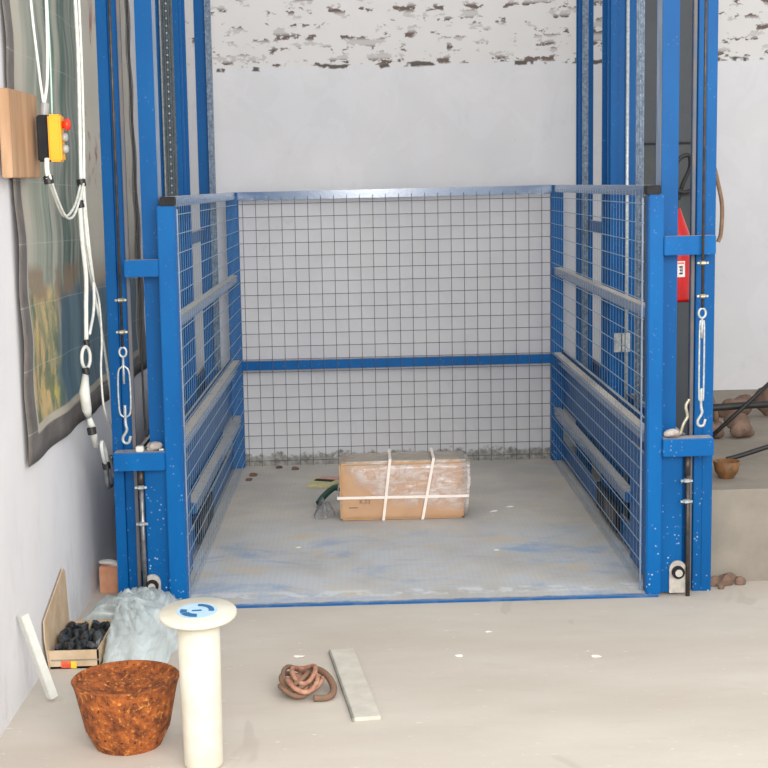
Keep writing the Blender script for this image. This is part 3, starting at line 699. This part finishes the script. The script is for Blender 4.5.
# red-brown rope
tg = thing('rope_coil', (-.40, -1.02, FZ), 'small tangled coil of reddish brown rope on the floor', 'rope')
rs = random.Random(3)
for k in range(7):
    cx_, cy_ = -.425+rs.uniform(-.02, .02), -1.05+rs.uniform(-.03, .04); ra, rb = rs.uniform(.03, .06), rs.uniform(.05, .09); a0 = rs.uniform(0, 3)
    pts = [(cx_+ra*math.cos(a)*math.cos(.3)+.0*rb, cy_+rb*math.sin(a), FZ+.012+k*.006+.012*(1+math.sin(a*2+a0))) for a in [2*PI*i/28 for i in range(28)]]
    MB().tube(pts, .0085, 7, True).build('strand', 'rope' if k % 2 else 'rope2', tg, 0, True)
MB().tube(spline([(-.47, -.99, .0), (-.40, -.93, .03), (-.345, -.98, .03), (-.315, -1.07, .01), (-.33, -1.13, .0), (-.38, -1.14, .0)]), .012, 8).build('strand', 'rope', tg, 0, True)
# board on floor
m = Matrix.Translation((-.285, -.62, FZ)) @ Matrix.Rotation(math.radians(-4.5), 4, 'Z') 
bd = thing('flat_board', (-.25, -1.0, FZ), 'cement dusted thin board lying on floor right of the rope coil', 'board')
m = Matrix.Translation((-.342, -.625, FZ)) @ Matrix.Rotation(math.radians(7.3), 4, 'Z')
MB().box(0.006, .092, -.72, 0, .0, .014, m).build('board_face', 'board', bd, .002)
MB().box(0, .006, -.72, 0, .0, .0135, m).build('board_edge', 'boardedge', bd)

# ------------------------------------------------------------------ carton in the cage
by = 1.49
ct = thing('carton', (-.01, by+.17, 0), 'brown cardboard carton wrapped in clear film and white straps on deck', 'carton')
X0, X1, D, HH = -.328, .296, .27, .294
mb = MB(); N = 10
MB().box(X0, X1, by, by+D, .002, HH).build('box_body', 'cardboard', ct, .009)
# wrap: a slightly larger crumpled skin
bmw = MB(); bmw.box(X0-.003, X1+.012, by-.004, by+D+.006, .001, HH+.006)
bmesh.ops.bevel(bmw.bm, geom=bmw.bm.edges[:], offset=.014, segments=2, affect='EDGES')
bmesh.ops.subdivide_edges(bmw.bm, edges=bmw.bm.edges[:], cuts=9, use_grid_fill=True)
rs = random.Random(5); ph = [(rs.uniform(10, 60), rs.uniform(10, 60), rs.uniform(10, 60), rs.uniform(0, 6)) for _ in range(16)]
cen = Vector(((X0+X1)/2, by+D/2, HH/2))
for v in bmw.bm.verts:
    p = v.co; w = sum(math.sin(q[0]*p.x+q[1]*p.y+q[2]*p.z+q[3]) for q in ph)/16
    d = (p-cen).normalized(); v.co = p+d*(.0+.012*abs(w)); v.co.z = max(v.co.z, .001)
    if v.co.x > X1-.12: v.co.x += .024*((v.co.x-X1+.12)/.12)*max(0, .2+v.co.z*3)*(1.1-max(0, v.co.z-.2)*5)
bmw.build('clear_wrap', 'film', ct, 0, True)
# straps
def band(pts, w, axis, nm='strap'):
    mb = MB(); m2 = [Vector(p) for p in pts]
    a = Vector(axis)*w/2
    for i in range(len(m2)):
        p, q = m2[i], m2[(i+1) % len(m2)]
        d = (q-p).normalized(); nrm = d.cross(Vector(axis)).normalized()*.0018
        mb._add([p-a+nrm, p+a+nrm, q+a+nrm, q-a+nrm, p-a-nrm, p+a-nrm, q+a-nrm, q-a-nrm], [(0, 1, 2, 3), (7, 6, 5, 4), (0, 4, 5, 1), (2, 6, 7, 3), (0, 3, 7, 4), (1, 5, 6, 2)])
    return mb.build(nm, 'strap', ct)
e = .013
band([(X0-e, by-e, .122), (X1+e+.012, by-e, .118), (X1+e+.012, by+D+e, .118), (X0-e, by+D+e, .122)], .014, (0, 0, 1))
for xt, xb in ((-.072, -.112), (.147, .086)):
    e = .017
    band([(xb, by-e, .004), (xt, by-e, HH+.02), (xt, by+D+e, HH+.02), (xb, by+D+e, .004)], .014, (1, 0, 0))
# printing on the carton
def text(s_, x, z, size, parent, mat, y):
    cu = bpy.data.curves.new('printed_text', 'FONT'); cu.body = s_; cu.size = size; cu.extrude = .0004
    o = bpy.data.objects.new('tmp', cu); COL.objects.link(o); dg = bpy.context.evaluated_depsgraph_get()
    me = bpy.data.meshes.new_from_object(o.evaluated_get(dg)); COL.objects.unlink(o); bpy.data.objects.remove(o)
    me.transform(Matrix.Translation((x, y, z)) @ Matrix.Rotation(PI/2, 4, 'X')); me.transform(Matrix.Translation(-Vector(parent['_w'])))
    me.materials.clear(); me.materials.append(M[mat]); p = bpy.data.objects.new('printed_text', me); COL.objects.link(p); p.parent = parent; return p
text('K.03', -.232, .088, .030, ct, 'ink', by-.001)
MB().box(-.285, -.24, by-.002, by-.0005, .066, .070).build('printed_line', 'ink', ct)

# bits beside the carton
tag(MB().tube(spline([(-.335, 1.98, .07), (-.37, 1.97, .075), (-.42, 1.92, .045), (-.45, 1.86, .018)]), .017, 8, False).build('green_strap', 'greenstrap', None, 0, True), 'dark green strap end sticking out behind the carton', 'strap')
mb = MB(); mb.box(-.075, .075, -.11, .11, 0, .02, Matrix.Translation((-.43, 2.45, .001)) @ Matrix.Rotation(-.25, 4, 'Z')); 
pc = thing('paper_packet', (-.43, 2.45, 0), 'small cream and pink paper packet lying behind the carton', 'packet')
mb.build('packet_body', 'paper', pc, .003)
MB().box(-.05, .075, .03, .11, .0205, .024, Matrix.Translation((-.43, 2.45, .001)) @ Matrix.Rotation(-.25, 4, 'Z')).build('pink_corner', 'pinkpaper', pc)
MB().box(-.06, .05, -.02, .02, .0205, .025, Matrix.Translation((-.43, 2.45, .001)) @ Matrix.Rotation(-.45, 4, 'Z')).build('black_stripe', 'blackink', pc)
bag = heap((-.415, 1.65), .055, .13, .075, 9, 30, .02)
for v in bag.bm.verts: v.co.z -= FZ-.001
tag(bag.build('grey_bag', 'greyfilm', None, 0, True), 'thin grey plastic bag crumpled at left of the carton', 'bag')

# pale chips
rs = random.Random(21)
for k, (x, y, s_, lb_) in enumerate(((.46, 1.62, .020, 'pale chip on the deck right of the carton, nearer one'), (.55, 1.72, .022, 'pale chip on the deck right of the carton, farther one'),
        (-.45, -.66, .018, 'pale chip on the concrete between cream pipe and rope coil'), (.26, -.42, .016, 'pale chip on the open concrete, centre of three right of board'),
        (.13, -.70, .014, 'pale chip on the concrete just right of the board'), (.62, -.75, .022, 'pale flake on the concrete at right foreground'),
        (-.52, .95, .014, 'tiny pale chip on the deck left of centre'), (.40, .8, .014, 'tiny pale chip on the blue worn deck patch'))):
    zb = 0 if y > 0 else FZ
    m = MB().blob((x, y, zb+.003), (s_, s_*.5, .0035), 30+k, .4, 2)
    tag(m.build('pale_chip', 'pebble'), lb_, 'chip', 'pale chips on the ground')
rs = random.Random(8)
for k in range(5):
    x, y = [(-.86, 2.75), (-.875, 2.62), (-.72, 2.98), (.1, 2.99), (-.62, 2.92)][k]
    tag(MB().blob((x, y, .007), (.022, .016, .010), 50+k, .35, 2).build('plaster_crumb', 'rubble'), ['dark crumb on the deck near rear left post, farther one', 'dark crumb on the deck near rear left post, nearer one', 'dark crumb by the back mesh, left part', 'dark crumb by the back mesh behind the carton', 'dark crumb by the back mesh, left of the paper packet'][k], 'crumb', 'crumbs along the back')

# ------------------------------------------------------------------ clean helper properties
for o in bpy.data.objects:
    if '_w' in o.keys(): del o['_w']

# ------------------------------------------------------------------ light
w = bpy.data.worlds.new('world'); SC.world = w; w.use_nodes = True
w.node_tree.nodes['Background'].inputs[0].default_value = (1, .99, .975, 1); w.node_tree.nodes['Background'].inputs[1].default_value = 1.0
def area(name, loc, tgt, sx_, sy_, e_, c=(1, 1, 1)):
    l = bpy.data.lights.new(name, 'AREA'); l.shape = 'RECTANGLE'; l.size = sx_; l.size_y = sy_; l.energy = e_; l.color = c
    o = bpy.data.objects.new(name, l); COL.objects.link(o); o.location = loc
    o.rotation_euler = (Vector(tgt)-Vector(loc)).to_track_quat('-Z', 'Y').to_euler(); return o
area('doorway_daylight', (1.5, -6.9, 3.2), (-.3, 1.0, .8), 4.6, 2.8, 410, (1, .985, .96))
area('camera_flash', (-.1, -5.9, 1.84), (0, 1.5, .9), .3, .2, 80, (1, 1, 1))

# ------------------------------------------------------------------ camera
cam = bpy.data.cameras.new('camera'); co = bpy.data.objects.new('camera', cam); COL.objects.link(co)
f, cx, cy, cz, p, yw, r = 1500.06, -.1756, -5.9424, 1.6884, .1328, .0111, .0236
cam.sensor_width = 36; cam.lens = f/768*36
fwd = Vector((math.sin(yw)*math.cos(p), math.cos(yw)*math.cos(p), -math.sin(p))); rt = Vector((math.cos(yw), -math.sin(yw), 0)); up = rt.cross(fwd)
Rv = rt*math.cos(r)-up*math.sin(r); Uv = up*math.cos(r)+rt*math.sin(r)
mw = Matrix(((Rv.x, Uv.x, -fwd.x, cx), (Rv.y, Uv.y, -fwd.y, cy), (Rv.z, Uv.z, -fwd.z, cz), (0, 0, 0, 1)))
co.matrix_world = mw; SC.camera = co
vs = SC.view_settings; vs.view_transform = 'Standard'; vs.look = 'None'; vs.gamma = 1; vs.exposure = -.09; vs.use_curve_mapping = False
